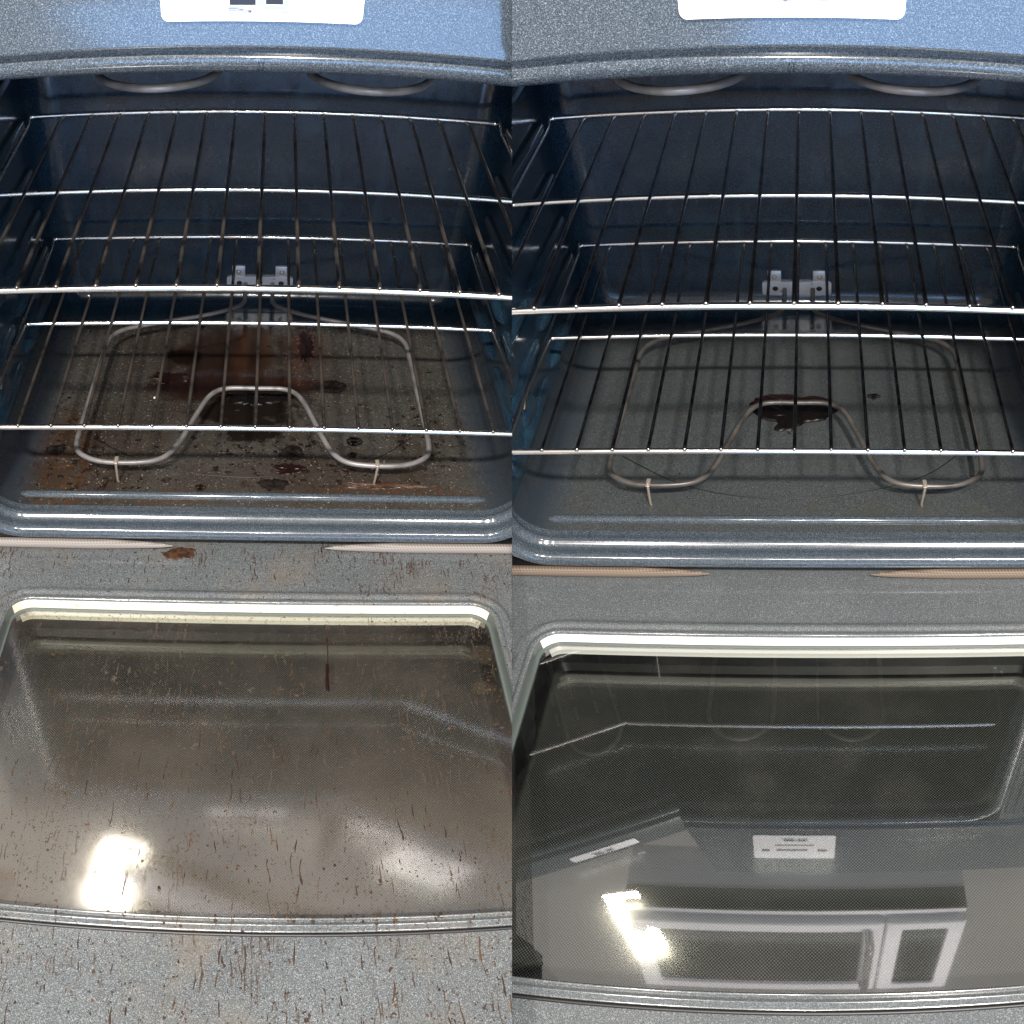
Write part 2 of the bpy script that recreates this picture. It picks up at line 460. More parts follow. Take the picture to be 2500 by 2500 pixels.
# ------------------------------------------------------------------ oven poses (turned and placed from the camera, the right one also scaled)
AX = Matrix((AX_R, AX_U, AX_F)).transposed()       # camera frame -> world, columns
POSE = {
    0: (((0.974466, -0.138469, 0.176754), (-0.019709, 0.731415, 0.681647), (0.223668, 0.667726, -0.71001)), (-0.201526, 0.09072, 0.859453)),
    1: (((0.96619, 0.177855, -0.186668), (-0.006171, 0.739735, 0.67287), (-0.257758, 0.648968, -0.715822)), (0.207244, 0.0605, 0.800834)),
}


CTX = {}
SIZE = (1.0, 1.073)            # right oven scaled up about the camera, so it doesn't shade the left panel
KX = 0.7 / 0.9                 # widths below are squeezed by this factor, the lens stretched, to bow lines less


def set_side(side):
    R, tv = POSE[side]
    R3 = Matrix(R)
    k = SIZE[side]
    M3 = (AX @ R3) * k
    M = M3.to_4x4()
    M.translation = CAM + AX @ (Vector(tv) * k)
    CTX['M'] = M
    CTX['side'] = side
    CTX['n'] = (R3.transposed() @ Vector((1, 0, 0))) * (1 if side == 0 else -1)
    CTX['c'] = -(R3.transposed() @ Vector(tv))


def narrow(bm):
    for v in bm.verts:
        v.co.x *= KX


def crosses(bm, off=Vector((0, 0, 0))):
    n, c = CTX['n'], CTX['c']
    return max(((v.co + off - c).dot(n) for v in bm.verts), default=-1) > 0


def cut(bm, off=Vector((0, 0, 0)), fill=True):
    """end the piece where the two ovens butt against each other"""
    if not crosses(bm, off):
        return False
    geom = bm.verts[:] + bm.edges[:] + bm.faces[:]
    r = bmesh.ops.bisect_plane(bm, geom=geom, dist=1e-6, plane_co=CTX['c'] - off, plane_no=CTX['n'], clear_outer=True)
    if fill:
        ed = [e for e in r['geom_cut'] if isinstance(e, bmesh.types.BMEdge)]
        if ed:
            bmesh.ops.holes_fill(bm, edges=ed, sides=64)
    return True


def link(name, me, parent=None, mat=None):
    o = bpy.data.objects.new(name, me)
    COL.objects.link(o)
    if parent is not None:
        o.parent = parent
    if mat is not None and not me.materials:
        me.materials.append(mat)
    return o


def thing(name, origin, label, cat, group=None):
    o = bpy.data.objects.new(name, None)
    o.empty_display_size = 0.02
    COL.objects.link(o)
    o.matrix_world = CTX['M'] @ Matrix.Translation(Vector(origin))
    o['label'] = label
    o['category'] = cat
    if group:
        o['group'] = group
    o['org'] = list(origin)
    return o


def finish(bm, name, smooth=35):
    bmesh.ops.remove_doubles(bm, verts=bm.verts, dist=1e-7)
    bmesh.ops.recalc_face_normals(bm, faces=bm.faces)
    me = bpy.data.meshes.new(name)
    bm.to_mesh(me)
    bm.free()
    if smooth:
        me.polygons.foreach_set('use_smooth', [True] * len(me.polygons))
        me.set_sharp_from_angle(angle=rad(smooth))
    return me


def part(name, bm, mat, parent, smooth=35, fill=True, label=None):
    """a part built in oven coordinates, hung under its thing (or under another part)"""
    narrow(bm)
    if CTX.get('trim', True):
        cut(bm, fill=fill)
    if not bm.faces:
        bm.free()
        return None
    me = finish(bm, name, smooth)
    o = link(name, me, parent, MAT[mat] if isinstance(mat, str) else mat)
    if parent is not None and 'org' in parent.keys():
        o.location = -Vector(parent['org'])
    if label:
        o['label'] = label
    return o


def solo(name, bm, mat, origin, label, cat, group=None, smooth=60):
    """a thing that is one mesh, built in oven coordinates"""
    narrow(bm)
    cut(bm)
    origin = (origin[0] * KX, origin[1], origin[2])
    bmesh.ops.translate(bm, verts=bm.verts, vec=-Vector(origin))
    me = finish(bm, name, smooth)
    o = link(name, me, None, MAT[mat])
    o.matrix_world = CTX['M'] @ Matrix.Translation(Vector(origin))
    o['label'] = label
    o['category'] = cat
    if group:
        o['group'] = group
    return o


# ------------------------------------------------------------------ mesh helpers
def loft(bm, loops, closed=True):
    rows = [[bm.verts.new(p) for p in lp] for lp in loops]
    for a, b in zip(rows, rows[1:]):
        n = len(a)
        for i in range(n if closed else n - 1):
            j = (i + 1) % n
            bm.faces.new((a[i], a[j], b[j], b[i]))
    return rows


def tube(bm, pts, r, seg=10, cap=True):
    pts = [Vector(p) for p in pts]
    rs = r if isinstance(r, (list, tuple)) else [r] * len(pts)
    loops = []
    prev = None
    for i, p in enumerate(pts):
        d = (pts[min(i + 1, len(pts) - 1)] - pts[max(i - 1, 0)]).normalized()
        if prev is None:
            a = d.orthogonal().normalized()
        else:
            a = (prev - d * prev.dot(d)).normalized()
        prev = a
        b = d.cross(a)
        loops.append([p + (a * math.cos(2 * math.pi * k / seg) + b * math.sin(2 * math.pi * k / seg)) * rs[i] for k in range(seg)])
    rows = loft(bm, loops)
    if cap:
        bm.faces.new(rows[0][::-1])
        bm.faces.new(rows[-1])


def round_path(pts, r, n=6):
    """fillet the corners of a polyline"""
    pts = [Vector(p) for p in pts]
    out = [pts[0]]
    for a, b, c in zip(pts, pts[1:], pts[2:]):
        da, dc = (a - b), (c - b)
        k = min(r, da.length * 0.45, dc.length * 0.45)
        p0, p1 = b + da.normalized() * k, b + dc.normalized() * k
        for i in range(n + 1):
            s = i / n
            out.append(p0 * (1 - s) ** 2 + b * 2 * s * (1 - s) + p1 * s ** 2)
    out.append(pts[-1])
    return out


def spline(pts, n=6, closed=False):
    P = [Vector(p) for p in pts]
    out = []
    N = len(P)
    for i in range(N - 1):
        p0, p1, p2, p3 = P[max(i - 1, 0)], P[i], P[i + 1], P[min(i + 2, N - 1)]
        for k in range(n):
            s = k / n
            out.append(0.5 * ((2 * p1) + (p2 - p0) * s + (2 * p0 - 5 * p1 + 4 * p2 - p3) * s * s + (3 * p1 - p0 - 3 * p2 + p3) * s ** 3))
    out.append(P[-1])
    return out


def ball(bm, c, r, sc=(1, 1, 1), u=10, v=6):
    res = bmesh.ops.create_uvsphere(bm, u_segments=u, v_segments=v, radius=r)
    for w in res['verts']:
        w.co = Vector((w.co.x * sc[0], w.co.y * sc[1], w.co.z * sc[2])) + Vector(c)


def box(bm, lo, hi, bev=0.0):
    lo, hi = Vector(lo), Vector(hi)
    res = bmesh.ops.create_cube(bm, size=1.0)
    vs = res['verts']
    for v in vs:
        v.co = Vector((lo[i] + (v.co[i] + 0.5) * (hi[i] - lo[i]) for i in range(3)))
    if bev:
        es = list({e for v in vs for e in v.link_edges})
        bmesh.ops.bevel(bm, geom=es, offset=bev, segments=2, affect='EDGES', profile=0.5)


def rrect(x0, x1, z0, z1, r, n=8):
    """rounded rectangle, counter-clockwise from the bottom edge's left end"""
    r = max(r, 1e-4)
    out = []
    for cx, cz, a0 in ((x0 + r, z0 + r, math.pi), (x1 - r, z0 + r, 1.5 * math.pi), (x1 - r, z1 - r, 0), (x0 + r, z1 - r, 0.5 * math.pi)):
        for i in range(n + 1):
            a = a0 + i / n * math.pi / 2
            out.append((cx + r * math.cos(a), cz + r * math.sin(a)))
    return out


NB = Vector((0, 0, 0))
OX, OZ0, OZ1, ORAD = 0.296, -0.125, 0.386, 0.042      # the opening
YB = 0.470                                          # back wall
DL = rad(3.5)                                       # the door stops a little short of level
HINGE = Vector((0, -0.05, -0.1547))
DV = Vector((0, -math.cos(DL), math.sin(DL)))
DN = Vector((0, math.sin(DL), math.cos(DL)))


def dp(x, v, h=0.0):
    """a point on the open door: x across, v out from the hinge, h above the inner panel"""
    return Vector((x, 0, 0)) + HINGE + DV * v + DN * h


# ------------------------------------------------------------------ builders
def build_oven(side):
    dirty = side == 0
    set_side(side)
    if dirty:
        lab = 'left oven with its door open, caked in brown grease drips and burnt spills'
    else:
        lab = 'right oven with its door open, wiped clean but for one black spill'
    ov = thing('oven', (0, 0.2, -0.16), lab, 'oven', 'open ovens side by side')

    # ---- liner
    def cav(inset, y):
        return [(x, y, z) for x, z in rrect(-OX + inset, OX - inset, OZ0 + inset, OZ1 - inset, ORAD - inset * 0.6)]
    n = 8
    ys = [0.0, 0.06, 0.12, 0.18, 0.24, 0.30, 0.36, 0.41]
    prof = [(0.0, y) for y in ys]
    FB = 0.032
    for i in range(0, 9):
        a = i / 8 * math.pi / 2
        prof.append((FB * (1 - math.cos(a)), YB - FB + FB * math.sin(a)))
    loops = [cav(i, y) for i, y in prof]
    nl = len(loops[0])
    # arcs: 0..8 bottom-left, 9..17 bottom-right, 18..26 top-right, 27..35 top-left
    floor_e = list(range(0, 17))
    right_e = list(range(17, 26))
    top_e = [26]
    left_e = list(range(27, 36))
    nside = len(ys)

    def strip(edges, rows):
        bm = bmesh.new()
        for e in edges:
            j = (e + 1) % nl
            for a, b in zip(rows, rows[1:]):
                try:
                    bm.faces.new([bm.verts.new(p) for p in (loops[a][e], loops[a][j], loops[b][j], loops[b][e])])
                except ValueError:
                    pass
        bmesh.ops.remove_doubles(bm, verts=bm.verts, dist=1e-6)
        return bm
    fr = list(range(nside))
    part('oven_floor', strip(floor_e, fr), 'floor_dirty' if dirty else 'floor_clean', ov, fill=False,
         label='greasy oven floor with brown smears' if dirty else 'clean speckled grey oven floor')
    walls = []
    for nm, ee in (('side_wall', left_e), ('side_wall', right_e)):
        walls.append(part(nm, strip(ee, fr), 'liner', ov, fill=False))
    part('cavity_ceiling', strip(top_e, fr), 'liner', ov, fill=False)
    bm = strip(range(nl), list(range(nside - 1, len(prof))))
    last = [bm.verts.new(p) for p in loops[-1]]
    bm.faces.new(last)
    bmesh.ops.remove_doubles(bm, verts=bm.verts, dist=1e-6)
    back = part('back_wall', bm, 'liner', ov, fill=False)

    # rack guides pressed into the side walls
    for sgn, w in ((-1, walls[0]), (1, walls[1])):
        if w is None:
            continue
        for zz in (-0.055, 0.004, 0.062, 0.122, 0.186, 0.248):
            bm = bmesh.new()
            x = sgn * (OX - 0.001)
            for (ya, yb) in ((0.055, 0.205), (0.235, 0.415)):
                pth = [(x, ya - 0.006, zz), (x, ya, zz), (x, ya + 0.012, zz), (x, (ya + yb) / 2, zz), (x, yb - 0.012, zz), (x, yb, zz), (x, yb + 0.006, zz)]
                tube(bm, pth, [0.0012, 0.0045, 0.0075, 0.008, 0.0075, 0.0045, 0.0012], 12)
            part('rack_guide', bm, 'liner', w, 60)
    # dimples in the lower side walls near the mouth
    for sgn, w in ((-1, walls[0]), (1, walls[1])):
        if w is None:
            continue
        for (y, z, s) in ((0.10, 0.03, 0.035), (0.125, -0.045, 0.030), (0.06, -0.06, 0.03)):
            bm = bmesh.new()
            ball(bm, (sgn * (OX + 0.002), y, z), s, (0.28, 1.0, 0.8), 20, 12)
            part('wall_boss', bm, 'liner', w, 80)

    # floor ridge
    bm = bmesh.new()
    tube(bm, [(-0.273, 0.0185, OZ0 - 0.001), (-0.270, 0.0185, OZ0 - 0.0005), (-0.262, 0.0185, OZ0), (0, 0.0185, OZ0), (0.257, 0.0185, OZ0), (0.265, 0.0185, OZ0 - 0.0005), (0.268, 0.0185, OZ0 - 0.001)],
         [0.0008, 0.0035, 0.0054, 0.0056, 0.0054, 0.0035, 0.0008], 16)
    part('floor_ridge', bm, 'enamel', ov, 60)

    # thin seam ring pressed into the floor in front of the element
    bm = bmesh.new()
    pts = [(-0.203, 0.129), (-0.141, 0.085), (-0.079, 0.061), (0.003, 0.0535), (0.09, 0.070), (0.150, 0.097), (0.19, 0.135)]
    tube(bm, spline([(x, y, OZ0 + 0.0002) for x, y in pts], 8), 0.0006, 6)
    part('floor_wire', bm, 'black', ov, 60)

    # ---- front frame: rolled bead round the mouth
    fp = [(0.0, 0.0), (-0.006, 0.0), (-0.010, -0.0012), (-0.0135, -0.0042), (-0.017, -0.0048), (-0.0205, -0.0032), (-0.0235, 0.0008), (-0.027, 0.0012), (-0.0305, -0.0006),
          (-0.035, -0.0020), (-0.0395, -0.0016), (-0.0425, 0.0006), (-0.0446, 0.0036), (-0.0456, 0.0070), (-0.0452, 0.0102), (-0.0442, 0.0118), (-0.0435, 0.0125)]
    bm = bmesh.new()
    loft(bm, [[(x, y, z) for x, z in rrect(-OX - o, OX + o, OZ0 - o, OZ1 + o, ORAD + o)] for y, o in fp])
    part('front_frame', bm, 'enamel', ov, 50, fill=False)
    # panel above, up to the cooktop
    bm = bmesh.new()
    o = 0.0125
    zt = OZ1 + o
    ct = 0.455 if dirty else 0.566          # height of the cooktop, the left one lowered out of the right glass's reflection
    prof2 = [(-0.0435, zt - 0.0003), (-0.0440, zt + 0.001), (-0.0485, zt + 0.003), (-0.0505, zt + 0.006), (-0.0505, zt + 0.0068), (-0.0505, ct - 0.006), (-0.0500, ct - 0.004), (-0.0480, ct - 0.001), (-0.044, ct), (0.30, ct)]
    loft(bm, [[(-0.378, y, z), (0.378, y, z)] for y, z in prof2], closed=False)
    part('front_panel', bm, 'enamel', ov, 50, fill=False)
    for sx in (-1, 1):
        bm = bmesh.new()
        loft(bm, [[(sx * x, -0.0437, -0.1375), (sx * x, -0.0437, zt)] for x in (OX + 0.0115, 0.378)], closed=False)
        part('front_stile', bm, 'enamel', ov, 30, fill=False)
    for sx in (-1, 1):
        for xx in (0.316, 0.329, 0.344):  # added ridges, there to catch highlights as streaks mirrored in the door glass
            bm = bmesh.new()
            tube(bm, [(sx * xx, -0.0437, 0.00), (sx * xx, -0.0437, 0.01), (sx * xx, -0.0437, 0.37), (sx * xx, -0.0437, 0.38)], [0.001, 0.0052, 0.0052, 0.001], 16)
            part('streak_ridge', bm, 'enamel', ov, 60)
    bm = bmesh.new()
    loft(bm, [[(-0.378, y, z), (0.378, y, z)] for y, z in ((-0.0436, -0.1374), (-0.030, -0.1385), (-0.014, -0.141), (-0.014, -0.19))], closed=False)
    part('bottom_rail', bm, 'black', ov, 30, fill=False)
    # weld notch at the middle of the upper bead
    bm = bmesh.new()
    for x0 in (-0.0016, 0.0010):
        tube(bm, [(x0, -0.030, OZ1 - 0.0004), (x0, -0.038, OZ1 - 0.0000), (x0, -0.0425, OZ1 + 0.0006), (x0, -0.0446, OZ1 + 0.0036), (x0, -0.0456, OZ1 + 0.0072)], 0.0006, 6)
    part('weld_seam', bm, 'enamel', ov, 60)

    # ---- label on the panel
    yl = -0.0512
    bm = bmesh.new()
    z0, z1 = 0.4205, (0.4385 if dirty else 0.501)  # left label cut short to show less in the right glass
    outline = rrect(-0.0625, 0.0625, z0, z1, 0.0045, 6)
    front = [bm.verts.new((x, yl - 0.0011, z)) for x, z in outline]
    rear = [bm.verts.new((x, yl + 0.0012, z)) for x, z in outline]
    bm.faces.new(front)
    for i in range(len(outline)):
        j = (i + 1) % len(outline)
        bm.faces.new((front[i], front[j], rear[j], rear[i]))
    lb = part('rating_label', bm, 'label', ov, 30)

    def ink(rects, mat):
        bm = bmesh.new()
        for x0, x1, za, zb in rects:
            box(bm, (x0, yl - 0.0014, za + 0.006), (x1, yl - 0.0008, zb + 0.006))
        part('label_print', bm, mat, lb, 0)
    dx = 0.0 if dirty else 0.004
    dz = 0.0 if dirty else 0.0035
    ink([(-0.0200 + dx, -0.0040 + dx, 0.4242 + dz, 0.4300 + dz), (0.0022 + dx, 0.0128 + dx, 0.4248 + dz, 0.4300 + dz), (-0.0195 + dx, 0.012 + dx, 0.4320, 0.4335), (-0.03, 0.03, 0.446, 0.449), (-0.05, -0.038, 0.462, 0.470), (0.036, 0.05, 0.462, 0.470), (-0.028, 0.02, 0.462, 0.4675)], 'ink')
    ink([(-0.0205 + dx, -0.0115 + dx, 0.4205 + dz, 0.4238 + dz), (-0.0115 + dx, -0.003 + dx, 0.4198 + dz, 0.4212 + dz), (-0.003 + dx, 0.0016 + dx, 0.4238 + dz, 0.4290 + dz), (0.0016 + dx, 0.0155 + dx, 0.4216 + dz, 0.4240 + dz),
         (0.0132 + dx, 0.0160 + dx, 0.4240 + dz, 0.4300 + dz), (0.010 + dx, 0.0160 + dx, 0.4198 + dz, 0.4212 + dz),
         (-0.0235 + dx, -0.0150 + dx, 0.4218 + dz, 0.4225 + dz), (-0.0235 + dx, -0.0228 + dx, 0.4200 + dz, 0.4220 + dz), (-0.0226 + dx, -0.0160 + dx, 0.4203 + dz, 0.4208 + dz),
         (-0.0140 + dx, -0.0067 + dx, 0.4210 + dz, 0.4217 + dz), (-0.0085 + dx, -0.0067 + dx, 0.4192 + dz, 0.4212 + dz), (-0.0135 + dx, -0.0100 + dx, 0.4192 + dz, 0.4198 + dz)], 'ink_grey')

    # ---- gaskets peeking out under the frame
    for (xa, xb) in ((-0.40, -0.088), (0.0805, 0.40)):
        bm = bmesh.new()
        e = 1 if xa < 0 else -1
        x_end = xb if xa < 0 else xa
        pts, rs = [], []
        for k in range(25):
            s = k / 24
            x = x_end + (-e) * s * 0.30
            w = min(1.0, s / 0.30) ** 0.45
            drop = 0.010 * max(0.0, (s - 0.72) / 0.28) ** 2
            pts.append((x, -0.0425 - drop - (1 - w) * 0.002, -0.1492))
            rs.append(0.0004 + 0.0062 * w)
        tube(bm, pts, rs, 14)
        part('door_gasket', bm, 'gasket_grey' if dirty else 'gasket_tan', ov, 60)

    # ---- bake element
    ze = -0.0945
    half = [(0.0, 0.1995), (0.036, 0.1985), (0.0545, 0.184), (0.0675, 0.149), (0.0805, 0.103), (0.0925, 0.070), (0.107, 0.0535), (0.130, 0.0475), (0.165, 0.0475), (0.190, 0.056), (0.2055, 0.076), (0.2065, 0.130), (0.2045, 0.205), (0.203, 0.275), (0.2005, 0.315), (0.187, 0.338), (0.163, 0.350), (0.115, 0.366), (0.068, 0.383), (0.036, 0.400), (0.0215, 0.414), (0.0195, 0.435), (0.0195, 0.466)]
    zz = lambda y: ze + max(0.0, (y - 0.40)) * 0.06
    xo = -0.0035 if dirty else 0.0
    path = [(-x + xo, y, zz(y)) for x, y in half[::-1]] + [(x + xo, y, zz(y)) for x, y in half[1:]]
    bm = bmesh.new()
    tube(bm, spline(path, 5), 0.0033, 12)
    em = 'element' if dirty else 'element_dark'
    el = part('bake_element', bm, em, ov, 60)
    for lx in (-0.158, 0.139):
        bm = bmesh.new()
        tube(bm, [(lx, 0.0445, ze + 0.0055), (lx, 0.0425, ze + 0.004), (lx, 0.0418, ze - 0.002), (lx - 0.0008, 0.0425, OZ0 + 0.004), (lx, 0.0425, OZ0 + 0.0004)], [0.0012, 0.0015, 0.0015, 0.0014, 0.0014], 8)
        box(bm, (lx - 0.0022, 0.0405, ze + 0.0030), (lx + 0.0022, 0.0535, ze + 0.0046), 0.0004)
        part('support_leg', bm, 'pin', el, 50)
    bm = bmesh.new()
    outline = rrect(-0.0505, 0.0455, -0.1005, -0.0775, 0.004, 5)
    fr_ = [bm.verts.new((x, YB - 0.0035, z)) for x, z in outline]
    rr_ = [bm.verts.new((x, YB + 0.001, z)) for x, z in outline]
    bm.faces.new(fr_)
    for i in range(len(outline)):
        j = (i + 1) % len(outline)
        bm.faces.new((fr_[i], fr_[j], rr_[j], rr_[i]))
    for cx in (-0.0335, 0.0290):
        box(bm, (cx - 0.0095, YB - 0.0028, -0.079), (cx + 0.0095, YB + 0.001, -0.0600), 0.0006)
    br = part('mounting_bracket', bm, 'plate', el, 30)
    for cx in (-0.0335, 0.0290):
        bm = bmesh.new()
        ball(bm, (cx, YB - 0.0036, -0.0700), 0.0036, (1, 0.6, 1), 12, 8)
        box(bm, (cx - 0.0028, YB - 0.0065, -0.0704), (cx + 0.0028, YB - 0.0055, -0.0696))
        part('screw', bm, 'pin', el, 40)
    for cx, cz, r in ((-0.0325, -0.0895, 0.0042), (0.0285, -0.0895, 0.0042), (-0.0425, -0.0815, 0.0011), (0.018, -0.0815, 0.0011), (0.0375, -0.0815, 0.0011), (-0.024, -0.0945, 0.0012)):
        bm = bmesh.new()
        ball(bm, (cx, YB - 0.0034, cz), r, (1, 0.25, 1), 12, 6)
        part('bracket_hole', bm, 'black', el, 40)

    # ---- broil element at the top
    bm = bmesh.new()
    zb = 0.335
    pts = []
    for cx in (-0.087, 0.089):
        w = 0.052
        arc = []
        for k in range(13):
            a = math.pi + k / 12 * math.pi
            arc.append((cx + w * math.cos(a), 0.130 + 0.055 * math.sin(a), zb))
        pts += [(cx - w, 0.36, zb), (cx - w, 0.24, zb)] + arc + [(cx + w, 0.24, zb)] + ([(cx + w, 0.36, zb)] if cx < 0 else [])
    pts.append((0.089 + 0.052, 0.45, zb))
    tube(bm, round_path(pts, 0.02, 4), 0.0035, 12)
    part('broil_element', bm, 'element', ov, 70)

    # ---- door
    def ring(x, v0, v1, r, h):
        return [dp(a, b, h) for a, b in rrect(-x, x, v0, v1, r, 8)]
    bm = bmesh.new()
    wx, wv0, wv1, wr = 0.2545, 0.0805, 0.4205, 0.024
    #        grow, height
    spec = [(0.0225, 0.0), (0.0195, 0.0), (0.0175, 0.0002), (0.0155, 0.0012), (0.0135, 0.0030), (0.0115, 0.0034), (0.0095, 0.0026), (0.0078, 0.0010), (0.0064, 0.0006), (0.0050, 0.0014), (0.0036, 0.0024), (0.0020, 0.0024), (0.0006, 0.0012), (0.0, -0.0006)]
    loops = [[dp(a, b, -0.020) for a, b in rrect(-0.378, 0.378, -0.029, 0.56, 0.006, 8)],
             [dp(a, b, -0.004) for a, b in rrect(-0.378, 0.378, -0.029, 0.56, 0.006, 8)],
             [dp(a, b, -0.001) for a, b in rrect(-0.377, 0.377, -0.028, 0.559, 0.006, 8)],
             [dp(a, b, 0.0) for a, b in rrect(-0.374, 0.374, -0.025, 0.556, 0.006, 8)],
             [dp(a, b, 0.0) for a, b in rrect(-0.3725, 0.3725, -0.0235, 0.5545, 0.006, 8)]]

    def grown(g, h):
        gb = g * 0.62                     # the outer end of the rim is narrower
        return [dp(a, b, h) for a, b in rrect(-wx - g, wx + g, wv0 - g * 1.15, wv1 + gb, wr + g, 8)]
    loops += [grown(g, h) for g, h in spec]
    loft(bm, loops)
    dmat = 'enamel_dirty_door' if dirty else 'enamel_clean_door'
    door = part('door', bm, dmat, ov, 50, fill=False,
                label='open door streaked with brown drips' if dirty else 'open door wiped clean')
    # seal round the glass
    GD = -0.0155
    lps = [grown(0.0002, -0.0008), grown(-0.0002, -0.003), grown(-0.0006, GD + 0.0016)]
    led = [grown(-0.0006, GD + 0.0016), grown(-0.0012, GD + 0.0006), grown(-0.0035, GD + 0.0005), grown(-0.004, GD - 0.002)]
    white = list(range(3, 14))
    for nm, ids, mt, ls in (('window_seal', white, 'trim_dirty' if dirty else 'trim_clean', lps), ('window_channel', [k for k in range(36) if k not in white], 'channel', lps), ('seal_lip', list(range(36)), 'channel', led)):
        bm = bmesh.new()
        for e in ids:
            j = (e + 1) % 36
            for a, b in zip(ls, ls[1:]):
                bm.faces.new([bm.verts.new(q) for q in (a[e], a[j], b[j], b[e])])
        bmesh.ops.remove_doubles(bm, verts=bm.verts, dist=1e-6)
        part(nm, bm, mt, door, 50, fill=False)
    # glass pane
    bm = bmesh.new()
    lp = rrect(-wx + 0.001, wx - 0.001, wv0 + 0.001, wv1 - 0.001, wr, 8)
    f_ = [bm.verts.new(dp(a, b, GD)) for a, b in lp]
    bm.faces.new(f_)
    part('window_glass', bm, 'glass_dirty' if dirty else 'glass_clean', door, 30, fill=False)
    bm = bmesh.new()  # added white strip: the seal's reflection in the glass, built as a shape
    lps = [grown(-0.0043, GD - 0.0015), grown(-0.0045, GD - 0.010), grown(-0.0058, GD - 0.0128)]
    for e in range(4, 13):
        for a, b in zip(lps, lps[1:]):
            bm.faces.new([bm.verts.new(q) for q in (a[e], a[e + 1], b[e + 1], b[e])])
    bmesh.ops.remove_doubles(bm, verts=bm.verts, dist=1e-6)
    part('seal_mirror_strip', bm, 'trim_dirty' if dirty else 'trim_clean', door, 50, fill=False)
    # dark walls between the panes and the dotted inner screen
    bm = bmesh.new()
    SD = -0.049
    loft(bm, [grown(-0.0036, GD - 0.0022), grown(-0.0036, SD)])
    part('pane_spacer', bm, 'black', door, 50, fill=False)
    bm = bmesh.new()
    f_ = [bm.verts.new(dp(a, b, SD + 0.0004)) for a, b in rrect(-wx - 0.002, wx + 0.002, wv0 - 0.002, wv1 + 0.002, wr, 8)]
    bm.faces.new(f_)
    part('dot_screen', bm, 'screen', door, 30, fill=False)
    # pressed groove across the outer end of the door
    bm = bmesh.new()
    tube(bm, [dp(-0.37, 0.434, -0.0012), dp(0.37, 0.434, -0.0012)], 0.0022, 8)
    part('door_groove', bm, 'black', door, 60)
    return ov


def make_rack(side, z, ymin, dirty, label):
    set_side(side)
    D = 0.4365
    ch, wi = ('chrome_dirty', 'wire_dirty') if dirty else ('chrome', 'wire')
    rk = thing('oven_rack', (0, ymin + D / 2, z), label, 'oven rack', 'chrome wire oven racks')
    org = Vector(rk['org'])
    r0, r1 = 0.0032, 0.00185
    yb, ym, yf = ymin + D, ymin + D * 0.4828, ymin
    # bars across
    bm = bmesh.new()
    zb = z + 0.003
    tube(bm, [(-0.284, yb, zb), (0.281, yb, zb)], r0, 12)
    for sx in (-0.284, 0.281):
        ball(bm, (sx, yb, zb), 0.0038, (1.2, 1, 1))
    part('back_bar', bm, ch, rk, 60)
    bm = bmesh.new()
    tube(bm, round_path([(-0.2925, ym - 0.125, z - 0.016), (-0.2895, ym - 0.105, z - 0.003), (-0.2825, ym, z), (0.2825, ym, z), (0.2895, ym - 0.105, z - 0.003), (0.2925, ym - 0.125, z - 0.016)], 0.006), r0 * 0.95, 12)
    part('middle_bar', bm, ch, rk, 60)
    bm = bmesh.new()
    tube(bm, round_path([(-0.2905, ym - 0.10, z - 0.006), (-0.288, yf + 0.01, z - 0.002), (-0.280, yf, z), (0.280, yf, z), (0.288, yf + 0.01, z - 0.002), (0.2905, ym - 0.10, z - 0.006)], 0.012), r0 * 1.06, 14)
    part('front_bar', bm, ch, rk, 60)
    for sx in (-1, 1):
        bm = bmesh.new()
        tube(bm, round_path([(sx * 0.288, yb + 0.002, zb + 0.002), (sx * 0.2885, yb - 0.012, z - 0.004), (sx * 0.2895, ym - 0.10, z - 0.006), (sx * 0.2895, ym - 0.118, z - 0.018)], 0.008), 0.0024, 10)
        part('side_rail', bm, ch, rk, 60)
    # wires front to back, resting on the middle and front bars
    zw = z + r0 + r1 * 0.6

    def wire_bm(x=0.0):
        bm = bmesh.new()
        tube(bm, round_path([(x, yb, zb - r0 * 0.4), (x, yb - 0.007, zb - 0.003), (x, yb - 0.02, zw), (x, ym, zw), (x, yf + 0.002, zw), (x, yf - 0.0015, zw - 0.0022)], 0.006, 3), r1, 8)
        ball(bm, (x, yf - 0.001, zw - 0.0006), 0.0026, (1, 1, 0.9), 8, 5)
        return bm
    shared = None
    for i in range(-7, 8):
        x = i * 0.0351
        bm = wire_bm(x)
        probe = bm.copy()
        narrow(probe)
        over = crosses(probe)
        probe.free()
        if over:
            part('wire', bm, wi, rk, 60)
            continue
        bm.free()
        if shared is None:
            one = wire_bm(0.0)
            narrow(one)
            shared = finish(one, 'wire', 60)
            shared.materials.append(MAT[wi])
        o = link('wire', shared, rk)
        o.location = Vector((x * KX, 0, 0)) - org
    return rk


